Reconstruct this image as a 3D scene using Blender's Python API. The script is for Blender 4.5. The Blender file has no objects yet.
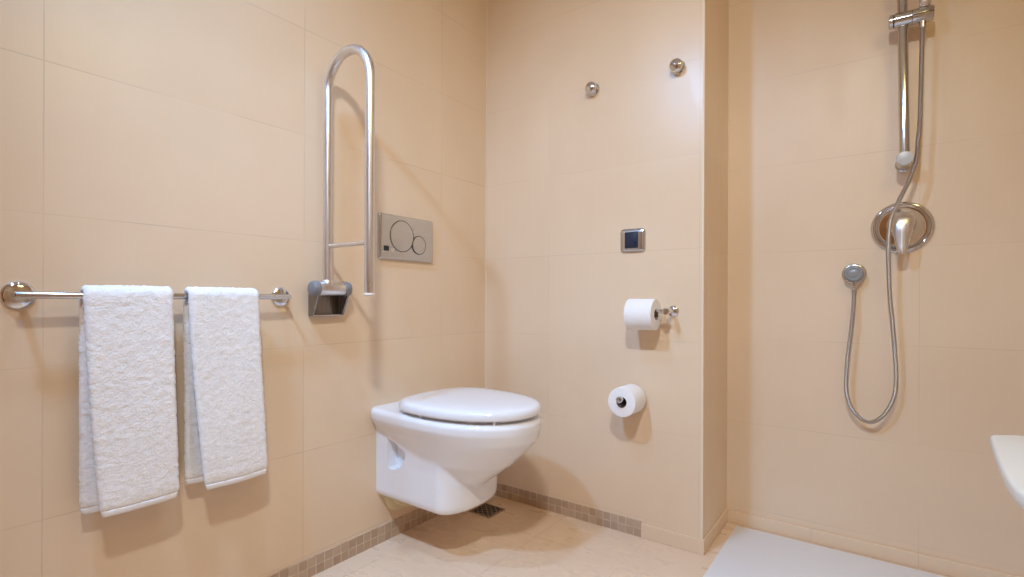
import bpy, bmesh, math, random
from mathutils import Vector, Matrix, noise
SC = bpy.context.scene
COL = SC.collection
PI = math.pi
rnd = random.Random(7)

# ------------------------------------------------------------------ materials
class NT:
    """small helper around one material's node tree"""
    def __init__(self, name):
        self.m = bpy.data.materials.new(name); self.m.use_nodes = True
        self.t = self.m.node_tree; self.n = self.t.nodes; self.l = self.t.links
        self.b = self.n['Principled BSDF']
    def node(self, typ, **kw):
        n = self.n.new(typ)
        for k, v in kw.items(): setattr(n, k, v)
        return n
    def link(self, a, b): self.l.new(a, b)
    def put(self, sock, v):
        if hasattr(v, 'is_linked') or isinstance(v, bpy.types.NodeSocket): self.l.new(v, sock)
        else: sock.default_value = v
    def math(self, op, a, b=0.0, c=0.0):
        n = self.node('ShaderNodeMath', operation=op)
        self.put(n.inputs[0], a); self.put(n.inputs[1], b); self.put(n.inputs[2], c)
        return n.outputs[0]
    def mix(self, f, a, b):
        n = self.node('ShaderNodeMix', data_type='RGBA')
        self.put(n.inputs[0], f); self.put(n.inputs[6], a); self.put(n.inputs[7], b)
        return n.outputs[2]
    def maprange(self, v, a, b, c=0.0, d=1.0, smooth=True):
        n = self.node('ShaderNodeMapRange', interpolation_type='SMOOTHSTEP' if smooth else 'LINEAR')
        for i, x in enumerate((v, a, b, c, d)): self.put(n.inputs[i], x)
        return n.outputs[0]
    def noise(self, vec, scale, detail=3.0, rough=.55):
        n = self.node('ShaderNodeTexNoise')
        self.put(n.inputs['Vector'], vec); n.inputs['Scale'].default_value = scale
        n.inputs['Detail'].default_value = detail; n.inputs['Roughness'].default_value = rough
        return n.outputs['Fac']
    def pos(self):
        return self.node('ShaderNodeNewGeometry').outputs['Position']
    def sep(self, v):
        n = self.node('ShaderNodeSeparateXYZ'); self.link(v, n.inputs[0]); return n.outputs
    def comb(self, x, y, z):
        n = self.node('ShaderNodeCombineXYZ')
        for i, v in enumerate((x, y, z)): self.put(n.inputs[i], v)
        return n.outputs[0]
    def scale(self, v, s):
        n = self.node('ShaderNodeMapping'); self.link(v, n.inputs['Vector']); n.inputs['Scale'].default_value = s
        return n.outputs[0]
    def bump(self, h, strength, dist=.002):
        n = self.node('ShaderNodeBump'); n.inputs['Strength'].default_value = strength; n.inputs['Distance'].default_value = dist
        self.put(n.inputs['Height'], h); self.link(n.outputs[0], self.b.inputs['Normal'])
    def cell_dist(self, p, p0, per):
        """distance (m) to the nearest joint line"""
        q = self.math('FRACT', self.math('ADD', self.math('DIVIDE', self.math('SUBTRACT', p, p0), per), 1000.5))
        return self.math('MULTIPLY', self.math('ABSOLUTE', self.math('SUBTRACT', q, .5)), per)

def plain(name, col, rough, metal=0.0, **kw):
    t = NT(name); b = t.b
    b.inputs['Base Color'].default_value = (*col, 1); b.inputs['Roughness'].default_value = rough; b.inputs['Metallic'].default_value = metal
    for k, v in kw.items(): b.inputs[k].default_value = v
    # faint surface variation so the material is never perfectly uniform
    nz = t.noise(t.pos(), 60.0, 2.0)
    t.put(b.inputs['Roughness'], t.maprange(nz, .3, .7, rough*.9, rough*1.1))
    return t.m

TILE_A = (.795, .628, .460, 1); TILE_B = (.730, .554, .383, 1)
JOINT = (.50, .375, .265, 1)
def tile(name, ax, u0, pu, v0=.070, pv=.3257, vax=2, a=TILE_A, bcol=TILE_B, joint=JOINT, rough=.31, jw=.0011, jstr=.75, gr=.30):
    t = NT(name); p = t.pos(); s = t.sep(p)
    du = t.cell_dist(s[ax], u0, pu); dv = t.cell_dist(s[vax], v0, pv)
    d = t.math('MINIMUM', du, dv)
    line = t.maprange(d, jw*.5, jw*1.5, 1.0, 0.0)
    wear = t.maprange(t.noise(p, 2.6, 2.0), .40, .62, .12, .9)
    cloud = t.noise(p, 2.1, 2.0, .5)
    sq = t.scale(p, (7, 7, 2.6) if vax == 2 else (3.0, 7, 7)); grain = t.noise(sq, 2.0, 4.0, .55)
    fine = t.noise(p, 85.0, 3.0, .6)
    # one random shade per tile
    iu = t.math('FLOOR', t.math('DIVIDE', t.math('SUBTRACT', s[ax], u0), pu)); iv = t.math('FLOOR', t.math('DIVIDE', t.math('SUBTRACT', s[vax], v0), pv))
    wn = t.node('ShaderNodeTexWhiteNoise', noise_dimensions='3D'); t.link(t.comb(iu, iv, float(ax)), wn.inputs[0])
    f = t.math('ADD', t.math('MULTIPLY', t.maprange(cloud, .25, .75), .60), t.math('MULTIPLY', grain, gr))
    f = t.math('ADD', f, t.math('MULTIPLY', t.math('SUBTRACT', fine, .5), .12))
    f = t.math('ADD', f, t.math('MULTIPLY', wn.outputs['Value'], .20))
    c = t.mix(f, a, bcol)
    c = t.mix(t.math('MULTIPLY', t.math('MULTIPLY', line, wear), jstr), c, joint)
    t.put(t.b.inputs['Base Color'], c)
    t.put(t.b.inputs['Roughness'], t.maprange(grain, .3, .7, rough*.92, rough*1.1))
    h = t.math('SUBTRACT', t.math('MULTIPLY', fine, .10), t.math('MULTIPLY', line, .6))
    t.bump(h, .12, .0015)
    return t.m

def mosaic(name, ax):
    t = NT(name); p = t.pos(); s = t.sep(p); per = .0305
    d = t.math('MINIMUM', t.cell_dist(s[ax], .735, per), t.cell_dist(s[2], .0, per))
    line = t.maprange(d, .0009, .0022, 1.0, 0.0)
    iu = t.math('FLOOR', t.math('DIVIDE', t.math('SUBTRACT', s[ax], .735), per)); iv = t.math('FLOOR', t.math('DIVIDE', s[2], per))
    wn = t.node('ShaderNodeTexWhiteNoise', noise_dimensions='3D'); t.link(t.comb(iu, iv, float(ax)), wn.inputs[0])
    c = t.mix(wn.outputs['Value'], (.39, .265, .172, 1), (.53, .385, .265, 1))
    c = t.mix(t.math('MULTIPLY', t.maprange(t.noise(p, 90.0, 3.0), .35, .65), .5), c, (.46, .33, .24, 1))
    c = t.mix(t.math('MULTIPLY', line, t.maprange(t.noise(p, 25.0, 2.0), .35, .6, .25, .9)), c, (.66, .54, .42, 1))
    t.put(t.b.inputs['Base Color'], c); t.b.inputs['Roughness'].default_value = .38
    t.bump(t.math('MULTIPLY', line, -1.0), .4, .001)
    return t.m

def terry(name):
    t = NT(name); p = t.pos()
    a = t.noise(p, 210.0, 2.0, .6); b2 = t.noise(p, 70.0, 3.0, .6)
    h = t.math('ADD', t.math('MULTIPLY', a, .6), t.math('MULTIPLY', b2, .6))
    t.put(t.b.inputs['Base Color'], t.mix(t.maprange(b2, .3, .7), (.80, .79, .80, 1), (.87, .86, .87, 1)))
    t.b.inputs['Roughness'].default_value = 1.0; t.b.inputs['Sheen Weight'].default_value = .25
    t.b.inputs['Specular IOR Level'].default_value = .1
    t.bump(h, .9, .003)
    return t.m

def brushed(name, col, rough, ax=2):
    t = NT(name); p = t.pos(); sc = [300, 300, 300]; sc[ax] = 4
    n = t.noise(t.scale(p, tuple(sc)), 1.0, 3.0)
    t.b.inputs['Base Color'].default_value = (*col, 1); t.b.inputs['Metallic'].default_value = 1
    t.put(t.b.inputs['Roughness'], t.maprange(n, .3, .7, rough*.8, rough*1.25))
    t.bump(n, .05, .0004)
    return t.m

def hose_mat(name, ribs=420.0):
    t = NT(name)
    tc = t.node('ShaderNodeUVMap')
    s = t.sep(tc.outputs[0])
    w = t.math('SINE', t.math('MULTIPLY', s[1], ribs*2*PI))
    t.b.inputs['Base Color'].default_value = (.50, .47, .45, 1); t.b.inputs['Metallic'].default_value = 1; t.b.inputs['Roughness'].default_value = .28
    t.bump(w, .5, .001)
    return t.m

def paper(name):
    t = NT(name); p = t.pos(); n = t.noise(p, 160.0, 3.0)
    t.put(t.b.inputs['Base Color'], t.mix(n, (.84, .82, .81, 1), (.90, .88, .87, 1)))
    t.b.inputs['Roughness'].default_value = .95; t.b.inputs['Specular IOR Level'].default_value = .15
    t.bump(n, .25, .001)
    return t.m

def wood(name):
    t = NT(name); p = t.pos()
    n = t.noise(t.scale(p, (14, 14, 1.2)), 2.0, 5.0, .6)
    t.put(t.b.inputs['Base Color'], t.mix(t.maprange(n, .3, .7), (.30, .11, .03, 1), (.42, .18, .055, 1)))
    t.b.inputs['Roughness'].default_value = .35
    return t.m

M = dict(
    tl=tile('cream tile left wall', 1, -.895, .606, jstr=.6),
    tb=tile('cream tile back wall', 0, .331, .606, jstr=.38),
    ts=tile('cream tile shower wall', 0, .331, .606, jstr=.40, rough=.42),
    tr=tile('cream tile column side', 1, -9.0, 50.0, jstr=.4),
    floor=tile('cream floor tile', 0, .42, .335, v0=-.221, pv=.333, vax=1, rough=.28, jw=.0014, jstr=.95, gr=.06,
               a=(.77, .595, .44, 1), bcol=(.72, .535, .38, 1)),
    skirt=tile('cream skirting tile', 0, .331, .303, v0=-1.0, pv=50.0, jstr=.5),
    mos_l=mosaic('brown mosaic left', 1), mos_b=mosaic('brown mosaic back', 0),
    caulk=plain('pale caulk', (.80, .66, .50), .5),
    ceil=plain('white paint', (.82, .80, .77), .8),
    chrome=plain('chrome', (.70, .71, .74), .06, 1),
    chrome2=plain('worn chrome', (.60, .60, .61), .16, 1),
    steel=brushed('brushed steel', (.74, .72, .715), .33),
    satin=brushed('satin plate', (.60, .60, .61), .22, 1),
    greyplast=plain('grey plastic cap', (.20, .20, .215), .35),
    outlet=plain('grey outlet plastic', (.27, .275, .28), .25),
    paleplast=plain('pale grey plastic', (.50, .50, .50), .3),
    darkmetal=brushed('dark bracket steel', (.27, .25, .23), .32),
    ivory=plain('ivory plastic', (.82, .77, .68), .35),
    ceramic=plain('white glazed ceramic', (.83, .83, .855), .08, 0, **{'Coat Weight': .3, 'Coat Roughness': .04}),
    seatpl=plain('white lid plastic', (.80, .80, .825), .16),
    bump=plain('white rubber', (.85, .85, .85), .5),
    pipe=plain('cream waste pipe plastic', (.74, .62, .40), .4),
    terry=terry('white terry cloth'),
    hem=plain('white woven hem', (.835, .825, .835), 1.0),
    paper=paper('white tissue paper'),
    core=plain('cardboard core', (.32, .25, .19), .9),
    black=plain('black gap', (.015, .015, .015), .6),
    rocker=plain('dark blue rocker', (.016, .022, .05), .3),
    tray=plain('white shower tray', (.80, .80, .81), .45),
    showerseat=plain('off white seat plastic', (.77, .765, .72), .35),
    drain=brushed('dark drain steel', (.50, .42, .35), .35, 0),
    hose=hose_mat('ribbed metal hose'),
    wood=wood('orange brown door wood'),
)

# ------------------------------------------------------------------ mesh helpers
def finish(o, smooth):
    if smooth is not None:
        me = o.data
        for p in me.polygons: p.use_smooth = True
        if smooth < 180:
            bm = bmesh.new(); bm.from_mesh(me)
            for e in bm.edges:
                if len(e.link_faces) == 2 and e.calc_face_angle(0) > math.radians(smooth): e.smooth = False
            bm.to_mesh(me); bm.free()
    return o
def obj(name, bm, mat, parent=None, smooth=40):
    bmesh.ops.recalc_face_normals(bm, faces=bm.faces)
    me = bpy.data.meshes.new(name); bm.to_mesh(me); bm.free()
    me.materials.append(M[mat] if isinstance(mat, str) else mat)
    o = bpy.data.objects.new(name, me); COL.objects.link(o)
    finish(o, smooth)
    if parent is not None:
        o.parent = parent
        o.matrix_parent_inverse = Matrix.Translation(parent.location).inverted() if parent.type == 'EMPTY' else Matrix()
    return o
def thing(name, label, cat, loc, group=None):
    o = bpy.data.objects.new(name, None); COL.objects.link(o); o.location = loc; o.empty_display_size = .05
    o['label'] = label; o['category'] = cat
    if group: o['group'] = group
    return o
def struct(name, bm, mat, smooth=None):
    o = obj(name, bm, mat, None, smooth); o['kind'] = 'structure'; return o

def box(bm, lo, hi, bev=0.0, seg=3):
    r = bmesh.ops.create_cube(bm, size=1)
    vs = r['verts']
    for v in vs:
        for i in range(3): v.co[i] = lo[i] if v.co[i] < 0 else hi[i]
    if bev:
        es = list({e for v in vs for e in v.link_edges})
        bmesh.ops.bevel(bm, geom=es, offset=bev, segments=seg, affect='EDGES', profile=.5)
    return bm
def prism(bm, pts, axis, a, b, bev=0.0, seg=3):
    """polygon pts (2D) extruded along axis from a to b"""
    def P(p, h):
        if axis == 'z': return (p[0], p[1], h)
        if axis == 'y': return (p[0], h, p[1])
        return (h, p[0], p[1])
    A = [bm.verts.new(P(p, a)) for p in pts]; B = [bm.verts.new(P(p, b)) for p in pts]
    n = len(pts); fs = [bm.faces.new(A), bm.faces.new(B[::-1])]
    for i in range(n): fs.append(bm.faces.new((A[i], B[i], B[(i+1) % n], A[(i+1) % n])))
    if bev:
        es = list(set(fs[0].edges) | set(fs[1].edges))
        bmesh.ops.bevel(bm, geom=es, offset=bev, segments=seg, affect='EDGES', profile=.5)
    return bm
def frame(d):
    d = Vector(d).normalized(); up = Vector((0, 0, 1)) if abs(d.z) < .9 else Vector((1, 0, 0))
    u = d.cross(up).normalized(); return d, u, u.cross(d).normalized()
def lathe(bm, base, axis, prof, n=40, caps=True):
    """prof = [(radius, distance along axis)...]"""
    d, u, w = frame(axis); base = Vector(base); rings = []
    for r, h in prof:
        rings.append([bm.verts.new(base + d*h + (u*math.cos(2*PI*k/n) + w*math.sin(2*PI*k/n))*max(r, 1e-5)) for k in range(n)])
    for a, b in zip(rings, rings[1:]):
        for k in range(n): bm.faces.new((a[k], a[(k+1) % n], b[(k+1) % n], b[k]))
    if caps: bm.faces.new(rings[0][::-1]); bm.faces.new(rings[-1])
    return bm
def catmull(pts, per=10):
    P = [Vector(p) for p in pts]; P = [2*P[0]-P[1]] + P + [2*P[-1]-P[-2]]; out = []
    for i in range(1, len(P)-2):
        p0, p1, p2, p3 = P[i-1:i+3]
        for k in range(per):
            t = k/per
            out.append(.5*((2*p1) + (p2-p0)*t + (2*p0-5*p1+4*p2-p3)*t*t + (3*p1-p0-3*p2+p3)*t**3))
    out.append(P[-2]); return out
def tube(bm, path, r, n=20, caps=True, uv=False):
    path = [Vector(p) for p in path]; rings = []; L = 0; Ls = []
    t0 = (path[1]-path[0]).normalized(); _, u, w = frame(t0)
    for i, p in enumerate(path):
        t = (path[min(i+1, len(path)-1)] - path[max(i-1, 0)]).normalized()
        u = (u - t*u.dot(t)).normalized(); w = t.cross(u)
        if i: L += (p-path[i-1]).length
        Ls.append(L)
        rr = r(i) if callable(r) else r
        rings.append([bm.verts.new(p + (u*math.cos(2*PI*k/n) + w*math.sin(2*PI*k/n))*rr) for k in range(n)])
    lay = bm.loops.layers.uv.verify() if uv else None
    for i, (a, b) in enumerate(zip(rings, rings[1:])):
        for k in range(n):
            f = bm.faces.new((a[k], a[(k+1) % n], b[(k+1) % n], b[k]))
            if uv:
                for lp, (uu, vv) in zip(f.loops, ((k/n, Ls[i]), ((k+1)/n, Ls[i]), ((k+1)/n, Ls[i+1]), (k/n, Ls[i+1]))): lp[lay].uv = (uu, vv)
    if caps: bm.faces.new(rings[0][::-1]); bm.faces.new(rings[-1])
    return bm
def loft(bm, rings, cap0=True, cap1=True):
    R = [[bm.verts.new(p) for p in r] for r in rings]; n = len(R[0])
    for a, b in zip(R, R[1:]):
        for k in range(n): bm.faces.new((a[k], a[(k+1) % n], b[(k+1) % n], b[k]))
    if cap0: bm.faces.new(R[0][::-1])
    if cap1: bm.faces.new(R[-1])
    return bm
NB = bmesh.new

# ------------------------------------------------------------------ room shell
H = 2.40; XR = 2.06; YF = -2.75; YS = .333; XC = .951
struct('floor', box(NB(), (-.1, YF-.1, -.1), (XR+.1, YS+.1, 0)), 'floor')
struct('ceiling', box(NB(), (-.1, YF-.1, H), (XR+.1, YS+.1, H+.1)), 'ceil')
struct('wall_left', box(NB(), (-.1, YF-.1, 0), (0, .0, H)), 'tl')
struct('wall_back', prism(NB(), [(-.1, 0), (XC, 0), (XC-.1, .1), (-.1, .1)], 'z', 0, H), 'tb')
struct('wall_return', prism(NB(), [(XC, 0), (XC, YS), (XC-.1, YS), (XC-.1, .1)], 'z', 0, H), 'tr')
struct('wall_shower', box(NB(), (XC-.1, YS, 0), (XR+.1, YS+.1, H)), 'ts')
struct('wall_right', box(NB(), (XR, YF-.1, 0), (XR+.1, YS, H)), 'tl')
struct('wall_front', box(NB(), (0, YF-.1, 0), (XR, YF, H)), 'tb')
# skirting: two rows of brown mosaic along the left wall and most of the back wall, cream tile after that
struct('baseboard_left', box(NB(), (0, YF, 0), (.004, 0, .061)), 'mos_l')
struct('baseboard_back', box(NB(), (.004, -.004, 0), (.735, 0, .058)), 'mos_b')
struct('baseboard_column', box(NB(), (.735, -.006, 0), (XC+.006, 0, .052), .0015, 2), 'skirt')
struct('baseboard_return', box(NB(), (XC, 0, 0), (XC+.006, YS-.010, .052), .0015, 2), 'skirt')
struct('baseboard_shower', box(NB(), (XC, YS-.010, 0), (XR, YS, .047), .002, 2), 'skirt')
# pale caulk and corner bead
struct('trim_1', box(NB(), (0, -.0035, .061), (.0035, 0, H)), 'caulk')
struct('trim_2', prism(NB(), [(XC-.006, -.0006), (XC-.001, -.0006), (XC+.0006, .001), (XC+.0006, .004), (XC-.002, .004), (XC-.006, .002)], 'z', .052, H), 'caulk')
# wooden door behind the camera, seen only as a brown reflection in the chrome
bm = NB(); box(bm, (.55, YF, .0), (1.38, YF+.03, 2.05), .004, 2)
for z0, z1 in ((.15, .95), (1.08, 1.92)): box(bm, (.68, YF+.03, z0), (1.25, YF+.036, z1), .003, 2)
d = struct('door_1', bm, 'wood')

# ------------------------------------------------------------------ shower tray (flush white floor)
t = thing('shower_tray', 'flat white shower tray set flush in the floor beside the cream column', 'shower tray', (1.5, -.2, 0))
obj('tray', box(NB(), (.993, -1.0, 0.0), (XR-.004, YS-.030, .004), .002, 2), 'tray', t)

# ------------------------------------------------------------------ towel rail
BX, BZ = .052, .873
t = thing('towel_rail', 'long thin chrome towel bar with round end discs on left wall', 'towel rail', (0, -1.25, BZ))
obj('bar', lathe(NB(), (BX, -1.556, BZ), (0, 1, 0), [(.0, 0), (.0055, .0005), (.0075, .003), (.0075, .583), (.0055, .586), (0, .5865)], 28), 'chrome2', t)
for y in (-1.540, -.972):
    obj('rosette', lathe(NB(), (0, y, BZ), (1, 0, 0), [(.0285, 0), (.0285, .003), (.027, .006), (.022, .0085), (.010, .0105), (0, .011)], 48), 'chrome', t)
    obj('bracket_post', lathe(NB(), (.010, y, BZ), (1, 0, 0), [(.0095, 0), (.0075, .004), (.0065, .016), (.0065, .034)], 24), 'chrome2', t)

# ------------------------------------------------------------------ towels
def towel(label, top, fbot, bbot, zf, zb, xf, xb, seed):
    """top / fbot / bbot: (y0, y1) of the fold over the bar, of the front hem and of the back hem"""
    th = .0155; rc = .0075 + th*.5 + .0005
    root = thing('hand_towel', label, 'towel', (BX, (top[0]+top[1])/2, zf), 'white hand towels on the rail')
    # side profile (x, z): back hem -> over the bar -> front hem
    prof = []; nS = 105
    for i in range(nS):
        s = i/(nS-1); z = zb + (BZ-zb)*s; x = xb + (BX-rc-xb)*(s**.8); prof.append((x, z, 'b', 1-s))
    for i in range(1, 12):
        a = PI - PI*i/12; prof.append((BX+rc*math.cos(a), BZ+rc*math.sin(a), 't', 0))
    for i in range(nS):
        s = i/(nS-1); z = BZ + (zf-BZ)*s; x = BX+rc + (xf-BX-rc)*(s**1.15); prof.append((x, z, 'f', s))
    N = len(prof); nV = 64; rings = []
    for i, (x, z, side, s) in enumerate(prof):
        a = prof[max(i-1, 0)]; b = prof[min(i+1, N-1)]
        tx, tz = b[0]-a[0], b[1]-a[1]; L = math.hypot(tx, tz); nx, nz = -tz/L, tx/L    # outward normal
        e = fbot if side == 'f' else (bbot if side == 'b' else top)
        k = s**1.35 if side == 'f' else s
        y0 = top[0]+(e[0]-top[0])*k; y1 = top[1]+(e[1]-top[1])*k
        m = min(i, N-1-i)*.0046
        hem = m < .017
        q = min(1, max(0, (m-.010)/.016)); tt = th*(.66+.34*q*q*(3-2*q)); tt *= min(1, .55+m/.008)
        ring = []
        half = nV//2
        q2 = 1-min(1, m/.022); y0 += .004*q2; y1 -= .006*q2
        for j in range(nV):
            if j < half: v = j/(half-1); off = tt*.5
            else: v = 1-(j-half)/(half-1); off = -tt*.5
            rnd_edge = min(v, 1-v)*(y1-y0)
            if rnd_edge < tt*.5: q = 1-rnd_edge/(tt*.5); off *= math.sqrt(max(0.02, 1-q*q*.93))
            y = y0+(y1-y0)*v
            wave = .0030*noise.noise(Vector((y*16+seed, z*4, 3.1+seed)))*(.3+s) + .004*noise.noise(Vector((y*5+seed, z*2.5, seed)))*s
            amp = .0004 if hem else .0016
            P = Vector((y*210+seed*9, z*210, off*400))
            fz = amp*(noise.noise(P)+.55*noise.noise(P*2.2)) + (0 if hem else .0008*noise.noise(P*.3))
            ey = (fz*.9 if (v < .02 or v > .98) else 0)*(1 if v > .5 else -1)
            o = off + wave + (fz if off > 0 else -fz)
            sag = (-.002*math.sin(PI*v) if side != 't' else 0)
            ring.append((x+nx*o, y+ey, z+nz*o+(sag if m < .02 else 0)))
        rings.append(ring)
    k0 = 4
    obj('cloth', loft(NB(), rings[k0-1:N-k0+1]), 'terry', root, 180)
    obj('hem', loft(NB(), rings[:k0]), 'hem', root, 180)
    obj('hem', loft(NB(), rings[N-k0:]), 'hem', root, 180)
    return root
towel('wide white terry hand towel folded over chrome bar, nearer the bar\'s left disc', (-1.450, -1.280), (-1.424, -1.270), (-1.447, -1.285), .394, .396, .084, .036, 1.3)
towel('narrower white terry hand towel folded over chrome bar, nearer the folding grab rail', (-1.246, -1.071), (-1.214, -1.052), (-1.240, -1.072), .391, .401, .084, .036, 5.7)

# ------------------------------------------------------------------ folding grab rail
GY = -.842; gx0, gx1 = .043, .245; gr = .0142
t = thing('grab_rail', 'folded up U shaped steel grab rail hinged on the left wall', 'grab rail', (0, GY, .87))
R = (gx1-gx0)/2; zc = 1.613-R; cx = (gx0+gx1)/2
path = [(gx0, GY, .905), (gx0, GY, 1.0), (gx0, GY, 1.2), (gx0, GY, 1.4)] + [(cx+R*math.cos(a), GY, zc+R*math.sin(a)) for a in [PI-PI*i/28 for i in range(29)]] + [(gx1, GY, 1.3), (gx1, GY, 1.1), (gx1, GY, .884)]
obj('rail', tube(NB(), path, gr, 28), 'steel', t, 50)
obj('end_cap', lathe(NB(), (gx1, GY, .885), (0, 0, -1), [(gr*1.02, 0), (gr*1.12, .001), (gr*1.12, .006), (gr*.9, .009), (0, .0095)], 32), 'ivory', t)['label'] = 'ivory plastic end cap'
obj('crossbar', lathe(NB(), (gx0+gr*.8, GY, 1.031), (1, 0, 0), [(.0062, 0), (.0062, gx1-gx0-gr*1.6)], 20), 'steel', t)
br = obj('hinge_sleeve', lathe(NB(), (.043, -.877, .899), (0, 1, 0), [(.0205, 0), (.0215, .003), (.0215, .090), (.0205, .093)], 40), 'steel', t)
obj('hinge_cap', lathe(NB(), (.043, -.898, .899), (0, 1, 0), [(0, 0), (.019, .0004), (.0220, .0025), (.0235, .006), (.0235, .0225)], 36), 'greyplast', t)
obj('hinge_cap', lathe(NB(), (.043, -.762, .899), (0, -1, 0), [(0, 0), (.019, .0004), (.0220, .0025), (.0235, .006), (.0235, .0225)], 36), 'greyplast', t)
obj('tube_collar', lathe(NB(), (gx0, GY, .908), (0, 0, 1), [(.0185, 0), (.0185, .014), (.0165, .017)], 32), 'steel', t)
bm = NB(); box(bm, (0, -.877, .812), (.005, -.768, .915), .0015, 2)
obj('wall_plate', bm, 'darkmetal', t)
for y in (-.883, -.775):
    bm = NB(); prism(bm, [(.005, .814), (.024, .814), (.028, .818), (.052, .874), (.058, .892), (.052, .906), (.043, .912), (.005, .912)], 'y', y, y+.006, .001, 2)
    obj('cheek_plate', bm, 'darkmetal', t)
obj('bottom_lip', box(NB(), (.005, -.877, .814), (.024, -.775, .817), .001, 2), 'steel', t)

# ------------------------------------------------------------------ flush plate
t = thing('flush_plate', 'rectangular satin metal flush plate with two round buttons above the toilet', 'flush plate', (0, -.478, 1.09))
y0, y1, z0, z1 = -.612, -.345, 1.009, 1.173
def rrect(cy, cz, hy, hz, r, n=8):
    out = []
    for sy, sz, a0 in ((1, 1, 0), (-1, 1, 90), (-1, -1, 180), (1, -1, 270)):
        for k in range(n+1):
            a = math.radians(a0+90*k/n); out.append((cy+sy*(hy-r)+r*math.cos(a), cz+sz*(hz-r)+r*math.sin(a)))
    return out
cy, cz = (y0+y1)/2, (z0+z1)/2; hy, hz = (y1-y0)/2, (z1-z0)/2
rings = []
for ins, x in ((0, 0), (0, .006), (.002, .0095), (.005, .0115), (.009, .012)):
    rings.append([(x, a, b) for a, b in rrect(cy, cz, hy-ins, hz-ins, .006)])
obj('plate', loft(NB(), rings), 'satin', t, 60)
def ring_btn(yc, zc, r, h):
    bm = NB(); lathe(bm, (.0119, yc, zc), (1, 0, 0), [(r, 0), (r, h), (r-.0012, h+.0008), (r-.003, h+.001), (0, h+.001)], 56); return bm
def groove(yc, zc, r, w, h):
    return lathe(NB(), (.0119, yc, zc), (1, 0, 0), [(r, 0), (r, h), (r-w, h), (r-w, 0)], 56, False)
b1 = obj('button', ring_btn(-.508, 1.098, .0555, .0008), 'satin', t)
obj('button_gap', groove(-.508, 1.098, .0580, .0024, .0008), 'black', b1)
b2 = obj('button', ring_btn(-.424, 1.072, .033, .0028), 'satin', t)
obj('button_gap', groove(-.424, 1.072, .0352, .0022, .0027), 'black', b2)
obj('dark_reflection', box(NB(), (.0118, -.594, 1.040), (.0124, -.570, 1.058), .0002, 1), 'black', t)  # black block standing in for a dark reflection on the plate
obj('reflection_tab', box(NB(), (.0118, -.569, 1.038), (.0136, -.545, 1.050), .0005, 2), 'steel', t)  # paler block beside it, part of the same painted reflection

# ------------------------------------------------------------------ wall hung toilet
YC = -.465; XP = .28
t = thing('wall_hung_toilet', 'white ceramic wall hung toilet with closed lid, hanging on left wall', 'toilet', (0, YC, .184))
def lerp(tab, z):
    if z >= tab[0][0]: return tab[0][1:]
    for a, b in zip(tab, tab[1:]):
        if z >= b[0]:
            f = (z-b[0])/(a[0]-b[0]); return tuple(q+(p-q)*f for p, q in zip(a[1:], b[1:]))
    return tab[-1][1:]
# z: front reach beyond the pivot, half width at the pivot, half width at the wall
BOWL = [(.489, .279, .193, .176), (.474, .2865, .1985, .182), (.455, .286, .198, .180), (.437, .282, .190, .171), (.420, .277, .182, .158), (.405, .266, .1755, .148), (.374, .238, .162, .128),
        (.333, .196, .145, .105), (.298, .150, .122, .08), (.27, .112, .096, .06), (.24, .07, .065, .04), (.18, .02, .02, .02)]
def smax(a, b, k=.005):
    h = max(0, k-abs(a-b))/k; return max(a, b)+h*h*k*.25
def section(z, inset=0.0, nf=44, ns=14):
    a, b, w = lerp(BOWL, z); out = []
    pa, pb = .083-max(0, .27-z)*.05-.008*max(0, (.195-z)/.022)**2, .149-.006*max(0, (.20-z)/.02)**2
    half = []
    for x in [0, .0015, .004, .008, .014, .022, .032]+[.032+(XP-.032)*i/ns for i in range(1, ns)]:
        s = x/XP
        hb = w+(b-w)*math.sin(s*PI/2)
        if x < .032: hb -= .011*(1-math.sqrt(max(0, 1-(1-x/.032)**2)))*min(1, max(0, (z-.40)/.05))
        half.append((x, smax(hb, pb-(.001*(1-s)))-inset))
    for k in range(nf+1):
        ph = PI/2-PI/2*k/nf; c, s = max(math.cos(ph), 1e-9), max(math.sin(ph), 1e-9)
        def se(A, B, n): return ((c/A)**n+(s/B)**n)**(-1/n)
        r = smax(se(a, b, 2.12), se(pa, pb, 2.25))-inset
        half.append((XP+r*math.cos(ph), r*math.sin(ph)))
    pts = [(x, YC+h, z) for x, h in half] + [(x, YC-h, z) for x, h in half[-2::-1]]
    return pts
zs = [.1745+.006*i for i in range(0, 52)]
rings = [section(.1735, .009), section(.1755, .003)] + [section(z) for z in zs if z > .178 and z < .477]
for ins, z in ((0, .479), (.0015, .483), (.004, .4865), (.008, .4885), (.013, .4892)): rings.append(section(z, ins))
rings = [[(x, y, (.4892 if zz > .4892 else zz)) for x, y, zz in r] for r in rings]
bowl = obj('bowl', loft(NB(), rings), 'ceramic', t, 60)
# moulded mounting recess in either flank
slot = [(.058, .390), (.100, .375), (.150, .354), (.146, .325), (.128, .300), (.105, .286), (.078, .280), (.062, .284)]
for s in (-1, 1):
    bm = NB(); yo = YC+s*.22; yi = YC+s*.108; prism(bm, slot, 'y', min(yo, yi), max(yo, yi), .004, 2); bmesh.ops.recalc_face_normals(bm, faces=bm.faces)
    me = bpy.data.meshes.new('cut'); bm.to_mesh(me); bm.free(); me.materials.append(M['ceramic'])
    co = bpy.data.objects.new('cut', me); COL.objects.link(co)
    md = bowl.modifiers.new('recess', 'BOOLEAN'); md.object = co; md.solver = 'EXACT'; md.operation = 'DIFFERENCE'
    dg = bpy.context.evaluated_depsgraph_get(); dg.update()
    nm = bpy.data.meshes.new_from_object(bowl.evaluated_get(dg))
    bowl.modifiers.clear(); bowl.data = nm; bpy.data.objects.remove(co)
finish(bowl, 48)
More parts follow.
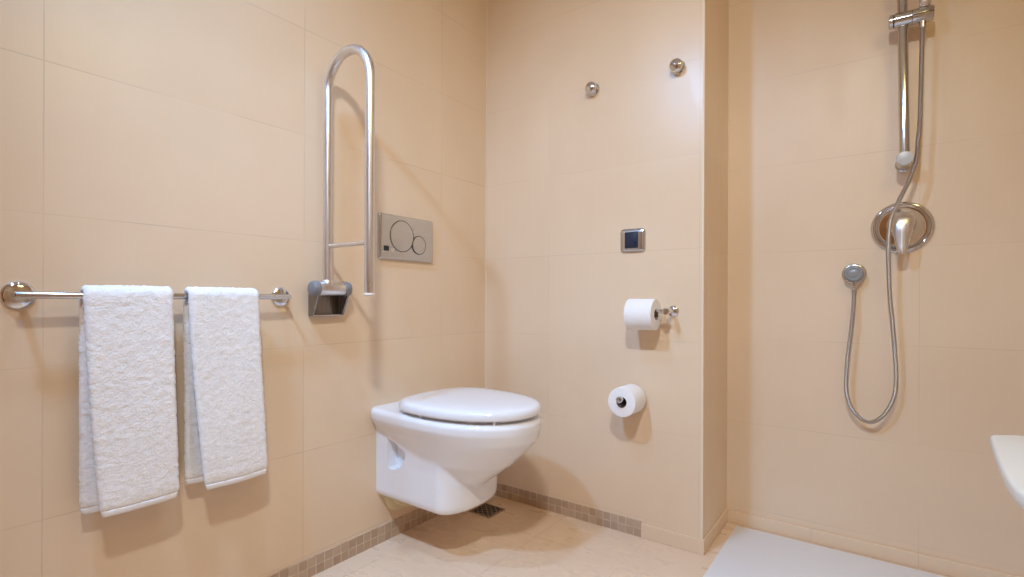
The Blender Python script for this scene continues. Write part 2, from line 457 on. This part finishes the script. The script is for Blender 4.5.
# seat ring and lid
def lid_ring(z, ins, x0=.088, a=.284, b=.1965, n=2.12, nf=44, nb=26):
    half = []
    L = XP-x0
    for k in range(nb):                                  # rear, narrowing with rounded corners
        ph = PI/2*k/nb; c, s = max(math.cos(ph), 1e-9), max(math.sin(ph), 1e-9)
        r = ((c/L)**3.1+(s/b)**3.1)**(-1/3.1)-ins
        half.append((XP-r*math.cos(ph), r*math.sin(ph)))
    for k in range(nf+1):
        ph = PI/2-PI/2*k/nf; c, s = max(math.cos(ph), 1e-9), max(math.sin(ph), 1e-9)
        r = ((c/a)**n+(s/b)**n)**(-1/n)-ins; half.append((XP+r*math.cos(ph), r*math.sin(ph)))
    return [(x, YC+h, z) for x, h in half] + [(x, YC-h, z) for x, h in half[-2:0:-1]]
obj('seat', loft(NB(), [lid_ring(.4895, .032), lid_ring(.503, .032)]), 'seatpl', t)
LID = [(.4998, .030), (.4998, .010), (.4998, .005), (.5008, .002), (.503, .0005), (.507, 0), (.515, .0005), (.522, .003), (.527, .008), (.530, .017), (.532, .032), (.5342, .06), (.5356, .10), (.536, .15)]
obj('lid', loft(NB(), [lid_ring(z, i) for z, i in LID]), 'seatpl', t, 70)
for x, y in ((.255, YC-.180), (.500, YC-.115)):
    obj('bumper', box(NB(), (x-.004, y-.003, .4888), (x+.004, y+.003, .5002), .001, 2), 'bump', t)
for y in (YC-.075, YC+.075):
    obj('hinge', lathe(NB(), (.098, y-.022, .510), (0, 1, 0), [(.010, 0), (.013, .002), (.013, .042), (.010, .044)], 24), 'seatpl', t)
obj('waste_collar', lathe(NB(), (0, -.503, .168), (1, 0, 0), [(.077, 0), (.077, .006), (.070, .012), (.055, .014), (.055, .05)], 44), 'pipe', t)['label'] = 'cream plastic waste pipe collar'

# ------------------------------------------------------------------ floor drain
t = thing('floor_drain', 'small square dark metal drain grate in the floor under the toilet', 'drain', (.130, -.148, 0))
g0, g1, q0, q1 = .079, .186, -.206, -.098
bm = NB()
for lo, hi in (((g0, q0, 0), (g1, q0+.007, .0025)), ((g0, q1-.007, 0), (g1, q1, .0025)), ((g0, q0+.007, 0), (g0+.007, q1-.007, .0025)), ((g1-.007, q0+.007, 0), (g1, q1-.007, .0025))): box(bm, lo, hi)
obj('frame', bm, 'drain', t, None)
obj('pit', box(NB(), (g0+.006, q0+.006, 0), (g1-.006, q1-.006, .0006)), 'black', t, None)
bm = NB(); n = 7; w = (g1-g0-.014)/n
for i in range(n):
    for j in range(n):
        x, y = g0+.007+w*i, q0+.007+w*j; ang = PI/4 if (i+j) % 2 else -PI/4
        c, s = math.cos(ang), math.sin(ang); hx, hw = w*.66, .0016; vs = []
        pts = [(x+w/2+c*a-s*b, y+w/2+s*a+c*b) for a, b in ((-hx, -hw), (hx, -hw), (hx, hw), (-hx, hw))]
        prism(bm, pts, 'z', .0006, .0022)
obj('grate', bm, 'drain', t, None)

# ------------------------------------------------------------------ robe hooks
def hook(x, z, label):
    t = thing('robe_hook', label, 'hook', (x, 0, z), 'chrome robe hooks')
    obj('rosette', lathe(NB(), (x, 0, z), (0, -1, 0), [(.0255, 0), (.0255, .003), (.024, .006), (.016, .009), (.013, .010)], 40), 'chrome', t)
    obj('knob', lathe(NB(), (x, -.009, z), (0, -1, 0), [(.013, 0), (.013, .003), (.0185, .007), (.0225, .012), (.0235, .017), (.0225, .022), (.019, .0265), (.012, .0295), (0, .0305)], 40), 'chrome', t, 60)
hook(.534, 1.683, 'round chrome robe hook on the back wall, nearer the left wall')
hook(.862, 1.683, 'round chrome robe hook on the back wall, nearer the column edge')

# ------------------------------------------------------------------ wall switch
t = thing('wall_switch', 'small satin switch plate with dark blue button on back wall', 'switch', (.697, 0, 1.088))
rings = []
for ins, y in ((0, 0), (0, -.004), (.0015, -.0075), (.005, -.0105), (.012, -.0125), (.020, -.0130)):
    rings.append([(a, y, b) for a, b in rrect(.697, 1.088, .048-ins, .0435-ins, .012-ins*.4)])
obj('plate', loft(NB(), rings), 'satin', t, 60)
obj('bezel', loft(NB(), [[(a, y, b) for a, b in rrect(.6955, 1.088, .0255-i, .030-i, .003)] for i, y in ((0, -.0120), (0, -.0140), (.001, -.0143))]), 'black', t)
obj('rocker', loft(NB(), [[(a, y, b) for a, b in rrect(.6955, 1.088, .0225-i, .0265-i, .002)] for i, y in ((0, -.0140), (0, -.0155), (.0015, -.0163))]), 'rocker', t)['label'] = 'dark blue rocker button'

# ------------------------------------------------------------------ toilet paper holders and rolls
hz, hyy = .829, -.068
t = thing('paper_holder', 'chrome paper holder with a sideways arm, higher of the two on back wall', 'paper holder', (.848, 0, hz), 'chrome toilet paper holders')
obj('rosette', lathe(NB(), (.848, 0, hz), (0, -1, 0), [(.019, 0), (.019, .003), (.016, .006), (.010, .009)], 36), 'chrome', t)
obj('bracket_post', lathe(NB(), (.848, -.006, hz), (0, -1, 0), [(.0085, 0), (.0085, .058), (.0115, .060), (.0125, .064), (.0125, .073), (.010, .077), (0, .078)], 28), 'chrome', t)
obj('arm', lathe(NB(), (.848, hyy, hz), (-1, 0, 0), [(.0080, 0), (.0080, .008), (.0095, .010), (.0095, .014), (.0072, .016), (.0072, .145), (.0060, .148), (0, .149)], 24), 'chrome', t)
def roll(label, c, axis, r, L, rc=.0195):
    o = thing('toilet_roll', label, 'toilet paper', c, 'white toilet paper rolls')
    d = Vector(axis).normalized(); b = Vector(c)-d*L/2
    bm = lathe(NB(), b, axis, [(rc, 0), (r-.003, 0), (r-.0008, .0008), (r, .003), (r, L-.003), (r-.0008, L-.0008), (r-.003, L), (rc, L)], 64, False)
    obj('paper', bm, 'paper', o, 40)
    obj('core', lathe(NB(), b+d*.0004, axis, [(rc, 0), (rc, L-.0008), (rc-.001, L-.0008), (rc-.001, 0), (rc, 0)], 40, False), 'core', o)
    return o
r1 = roll('white toilet roll on the sideways chrome arm, hanging above the other roll', (.762, hyy, hz-.0115), (1, 0, 0), .0545, .098)
px, pz = .703, .519
t = thing('paper_holder', 'chrome peg paper holder pointing out of back wall, lower of the two', 'paper holder', (px, 0, pz), 'chrome toilet paper holders')
obj('rosette', lathe(NB(), (px, 0, pz), (0, -1, 0), [(.019, 0), (.019, .003), (.016, .006), (.010, .008)], 36), 'chrome', t)
obj('peg', lathe(NB(), (px, -.006, pz), (0, -1, 0), [(.0075, 0), (.0075, .112), (.0105, .114), (.0115, .118), (.0115, .128), (.009, .132), (0, .133)], 28), 'chrome2', t)
roll('white toilet roll facing outwards on the lower chrome peg', (px, -.063, pz-.0115), (0, -1, 0), .052, .100)

# ------------------------------------------------------------------ shower fittings
RX, RY = 1.5015, .262
t = thing('shower_rail', 'vertical chrome slider rail on the shower wall', 'shower rail', (RX, YS, 1.33))
obj('bar', lathe(NB(), (RX+.0006, RY, 1.310), (-.016, 0, 1), [(.0137, 0), (.0137, .80), (.0115, .803)], 28), 'chrome2', t)
for k, z in enumerate((1.318, 2.11)):
    x = RX-.000 if k == 0 else RX-.0125
    obj('bracket', lathe(NB(), (x, YS, z), (0, -1, 0), [(.024, 0), (.024, .004), (.0205, .006), (.0205, .088), (.0215, .089), (.0215, .094)], 40), 'chrome2', t)
    obj('bracket_cap', lathe(NB(), (x, YS-.0938, z), (0, -1, 0), [(.0225, 0), (.0225, .004), (.021, .006), (.012, .0072), (0, .0075)], 40), 'paleplast', t)['label'] = 'pale grey cap'
SZ = 1.766; sx = RX-.0068
sl = obj('slider', lathe(NB(), (sx-.036, RY-.004, SZ+.002), (1, 0, -.03), [(.0, 0), (.017, .0005), (.0215, .004), (.0215, .012)], 36), 'chrome2', t)
obj('slider_gap', lathe(NB(), (sx-.0245, RY-.004, SZ+.0017), (1, 0, -.03), [(.0195, 0), (.0195, .004)], 36), 'black', sl)
obj('slider_clamp', lathe(NB(), (sx-.0205, RY-.004, SZ+.0015), (1, 0, -.03), [(.0235, 0), (.0235, .044), (.0225, .045)], 40), 'chrome2', sl)
obj('clamp_slit', box(NB(), (sx-.0200, RY-.0282, SZ-.0055), (sx+.024, RY-.0262, SZ-.0025)), 'black', sl)
obj('handset_holder', lathe(NB(), (sx+.025, RY-.004, SZ+.0005), (1, 0, -.03), [(.0225, 0), (.0235, .001), (.0235, .050), (.021, .053)], 40), 'chrome2', sl)
obj('holder_slit', box(NB(), (sx+.0255, RY-.0280, SZ-.004), (sx+.076, RY-.0264, SZ-.001)), 'black', sl)

hx, hy2 = 1.550, RY-.006
t = thing('hand_shower', 'chrome hand shower held in the slider at the picture top', 'hand shower', (hx, hy2, SZ+.02))
obj('handle', lathe(NB(), (hx, hy2, SZ+.022), (.02, -.16, 1), [(.013, 0), (.0155, .003), (.0155, .03), (.0135, .034), (.0125, .16), (.014, .20), (.018, .215)], 28), 'steel', t)
hd = Vector((.02, -.16, 1)).normalized()*.235
obj('head', lathe(NB(), Vector((hx, hy2+.02, SZ+.03))+hd, (0, -.9, -.35), [(0, 0), (.03, .004), (.048, .014), (.05, .026), (.047, .030), (0, .031)], 44), 'chrome', t)

# mixer
MX, MZ = 1.497, 1.111
t = thing('shower_mixer', 'round chrome shower mixer plate with lever on the shower wall', 'shower mixer', (MX, YS, MZ))
obj('plate', lathe(NB(), (MX, YS, MZ), (0, -1, 0), [(.0855, 0), (.0855, .003), (.083, .008), (.078, .0105), (.073, .0095), (.069, .006), (.060, .0065), (.030, .0085), (0, .009)], 72), 'chrome', t, 60)
obj('neck', lathe(NB(), (MX-.002, YS-.008, MZ+.006), (0, -1, 0), [(.040, 0), (.040, .012), (.0365, .015), (.034, .034), (.030, .038)], 48), 'chrome', t)
# lever: bulbous shoulder running down into a narrower spout-like end
bm = NB(); rings = []
for r_, zz, yy in ((.006, .046, .038), (.020, .0435, .042), (.029, .036, .047), (.0335, .022, .053), (.0325, .004, .058), (.0270, -.018, .062), (.0205, -.042, .066), (.0160, -.066, .070), (.0140, -.084, .0725), (.0115, -.0895, .0735)):
    rings.append([(MX-.001+r_*math.cos(a), YS-yy-(r_*.62)*math.sin(a), MZ+zz-.004*math.sin(a)) for a in [2*PI*k/32 for k in range(32)]])
obj('lever', loft(bm, rings), 'steel', t, 60)

# wall outlet and hose
OX, OZ = 1.366, .960
t = thing('hose_outlet', 'small round grey chrome hose outlet on the shower wall below the mixer', 'outlet', (OX, YS, OZ))
obj('rosette', lathe(NB(), (OX, YS, OZ), (0, -1, 0), [(.0365, 0), (.0365, .004), (.034, .008), (.030, .0095)], 44), 'chrome2', t)
obj('knob', lathe(NB(), (OX, YS-.008, OZ), (0, -1, 0), [(.0275, 0), (.0285, .004), (.0285, .028), (.027, .033), (.022, .037), (.0185, .0375), (.0165, .0355), (.014, .0375), (0, .0380)], 44), 'outlet', t, 60)
obj('nipple', lathe(NB(), (OX+.001, YS-.028, OZ-.024), (0, 0, -1), [(.0095, 0), (.0095, .018), (.0078, .020), (.0078, .026)], 24), 'chrome2', t)
HOSE = [(1.5449, 0.2560, 1.7420), (1.5436, 0.2560, 1.6717), (1.5426, 0.2570, 1.6189), (1.5393, 0.2580, 1.4425), (1.5349, 0.2560, 1.3751), (1.5316, 0.2500, 1.3220), (1.5249, 0.2450, 1.2870), (1.5091, 0.2380, 1.2397), (1.4883, 0.2330, 1.1889), (1.4695, 0.2380, 1.1394), (1.4630, 0.2480, 1.0995), (1.4604, 0.2620, 1.0332), (1.4620, 0.2700, 0.9687), (1.4647, 0.2770, 0.8919), (1.4741, 0.2850, 0.7765), (1.4824, 0.2900, 0.6428), (1.4820, 0.2910, 0.6035), (1.4790, 0.2910, 0.5640), (1.4670, 0.2910, 0.5233), (1.4512, 0.2910, 0.4933), (1.4311, 0.2900, 0.4708), (1.4080, 0.2900, 0.4625), (1.3830, 0.2900, 0.4741), (1.3626, 0.2900, 0.5015), (1.3517, 0.2900, 0.5329), (1.3458, 0.2900, 0.5698), (1.3465, 0.2900, 0.6177), (1.3495, 0.2900, 0.6709), (1.3614, 0.2950, 0.7922), (1.3660, 0.3020, 0.8604), (1.3670, 0.3050, 0.9050)]
t = thing('shower_hose', 'long ribbed metal shower hose looping below the mixer', 'shower hose', (1.41, .29, .4625))
obj('hose', tube(NB(), catmull(HOSE, 14), .0062, 18, uv=True), 'hose', t, 180)
obj('hose_nut', lathe(NB(), HOSE[0], (.02, 0, 1), [(.0075, -.018), (.0095, -.016), (.0095, .010)], 24), 'chrome2', t)

# ------------------------------------------------------------------ fold-down shower seat on the right wall
SH = .600
t = thing('shower_bench', 'off white fold down shower bench corner at the right picture edge', 'shower bench', (2.0, -.60, SH))
out = [(2.025, -.345), (1.82, -.345), (1.72, -.349), (1.678, -.359), (1.648, -.374), (1.630, -.386), (1.6225, -.402), (1.6185, -.449), (1.612, -.536), (1.605, -.645), (1.602, -.737), (1.607, -.80), (1.628, -.838), (1.68, -.855), (2.025, -.860)]
c0 = Vector((1.84, -.60))
def inset(pts, d):
    n = len(pts); res = []
    for i, p in enumerate(pts):
        a = Vector(pts[(i-1) % n]); b = Vector(pts[(i+1) % n]); tn = (b-a).normalized(); nr = Vector((-tn.y, tn.x))
        if nr.dot(c0-Vector(p)) < 0: nr = -nr
        q = Vector(p)+nr*d; res.append((q.x, q.y))
    return res
dense = [(p.x, p.y) for p in catmull([(x, y, 0) for x, y in out], 5)]
rings = []
for ins, z in ((.010, SH-.025), (.004, SH-.024), (.001, SH-.021), (0, SH-.016), (0, SH-.006), (.001, SH-.003), (.004, SH-.0008), (.008, SH)): rings.append([(x, y, z) for x, y in inset(dense, ins)])
obj('seat', loft(NB(), rings), 'showerseat', t, 60)
bm = NB(); box(bm, (XR-.02, -.83, SH-.09), (XR, -.37, SH+.02), .004, 2)
obj('wall_bracket', bm, 'satin', t)
for y in (-.76, -.44):
    obj('hinge_arm', box(NB(), (1.95, y-.015, SH-.040), (XR-.015, y+.015, SH-.0252), .003, 2), 'satin', t)

# ------------------------------------------------------------------ camera
F = 513.2; PY = 298.8
cam = bpy.data.cameras.new('camera'); co = bpy.data.objects.new('camera', cam); COL.objects.link(co)
cam.sensor_fit = 'HORIZONTAL'; cam.sensor_width = 36; cam.lens = F/1024*36; cam.shift_y = (PY-288.5)/1024; cam.clip_start = .02
yaw = math.radians(35.863); roll_ = math.radians(.232)
fw = Vector((-math.sin(yaw), math.cos(yaw), 0)); rt = Vector((math.cos(yaw), math.sin(yaw), 0)); up = Vector((0, 0, 1))
r2 = rt*math.cos(roll_)+up*math.sin(roll_); u2 = up*math.cos(roll_)-rt*math.sin(roll_)
mw = Matrix((r2, u2, -fw)).transposed().to_4x4(); mw.translation = Vector((1.447, -1.801, .87))
co.matrix_world = mw; SC.camera = co

# ------------------------------------------------------------------ light: three ceiling downlights, plus added fill
def lamp(name, loc, aim, power, radius, col, cone=112):
    l = bpy.data.lights.new(name, 'SPOT'); l.shadow_soft_size = radius; l.energy = power; l.color = col
    l.spot_size = math.radians(cone); l.spot_blend = 1.0
    o = bpy.data.objects.new(name, l); COL.objects.link(o); o.location = loc
    o.rotation_euler = (Vector(aim)-Vector(loc)).to_track_quat('-Z', 'Y').to_euler(); return o
lamp('downlight_or_fill', (1.40, -1.90, 2.385), (.46, -.0, .36), 148, .085, (.90, .95, .975), 100)
lamp('downlight_or_fill', (.45, -1.90, 2.385), (.75, -.1, .1), 145, .07, (.27, .55, 1.0), 100)
lamp('downlight_or_fill', (.47, -1.28, 2.385), (.75, -.75, .0), 52, .05, (.36, .60, 1.0), 84)
lamp('downlight_or_fill', (1.45, -1.75, 2.385), (1.5, YF, .9), 40, .06, (.85, .95, 1.0), 120)  # added fill on the wall behind the camera, brightens what the chrome reflects
# added warm fill light by the right-hand wall, outside the picture
l = bpy.data.lights.new('warm_fill', 'AREA'); l.shape = 'RECTANGLE'; l.size = .6; l.size_y = .15; l.energy = 3.6; l.color = (1.0, .84, .30)
o = bpy.data.objects.new('warm_fill', l); COL.objects.link(o); o.location = (1.98, -.95, 2.15)
o.rotation_euler = (Vector((.7, -.55, .7))-o.location).to_track_quat('-Z', 'Y').to_euler()
w = bpy.data.worlds.new('world'); SC.world = w; w.use_nodes = True
w.node_tree.nodes['Background'].inputs[0].default_value = (.02, .02, .02, 1)
SC.cycles.max_bounces = 14; SC.cycles.diffuse_bounces = 8; SC.cycles.glossy_bounces = 6
vs = SC.view_settings; vs.view_transform = 'Standard'; vs.look = 'None'; vs.gamma = 1; vs.exposure = 0.06; vs.use_curve_mapping = False
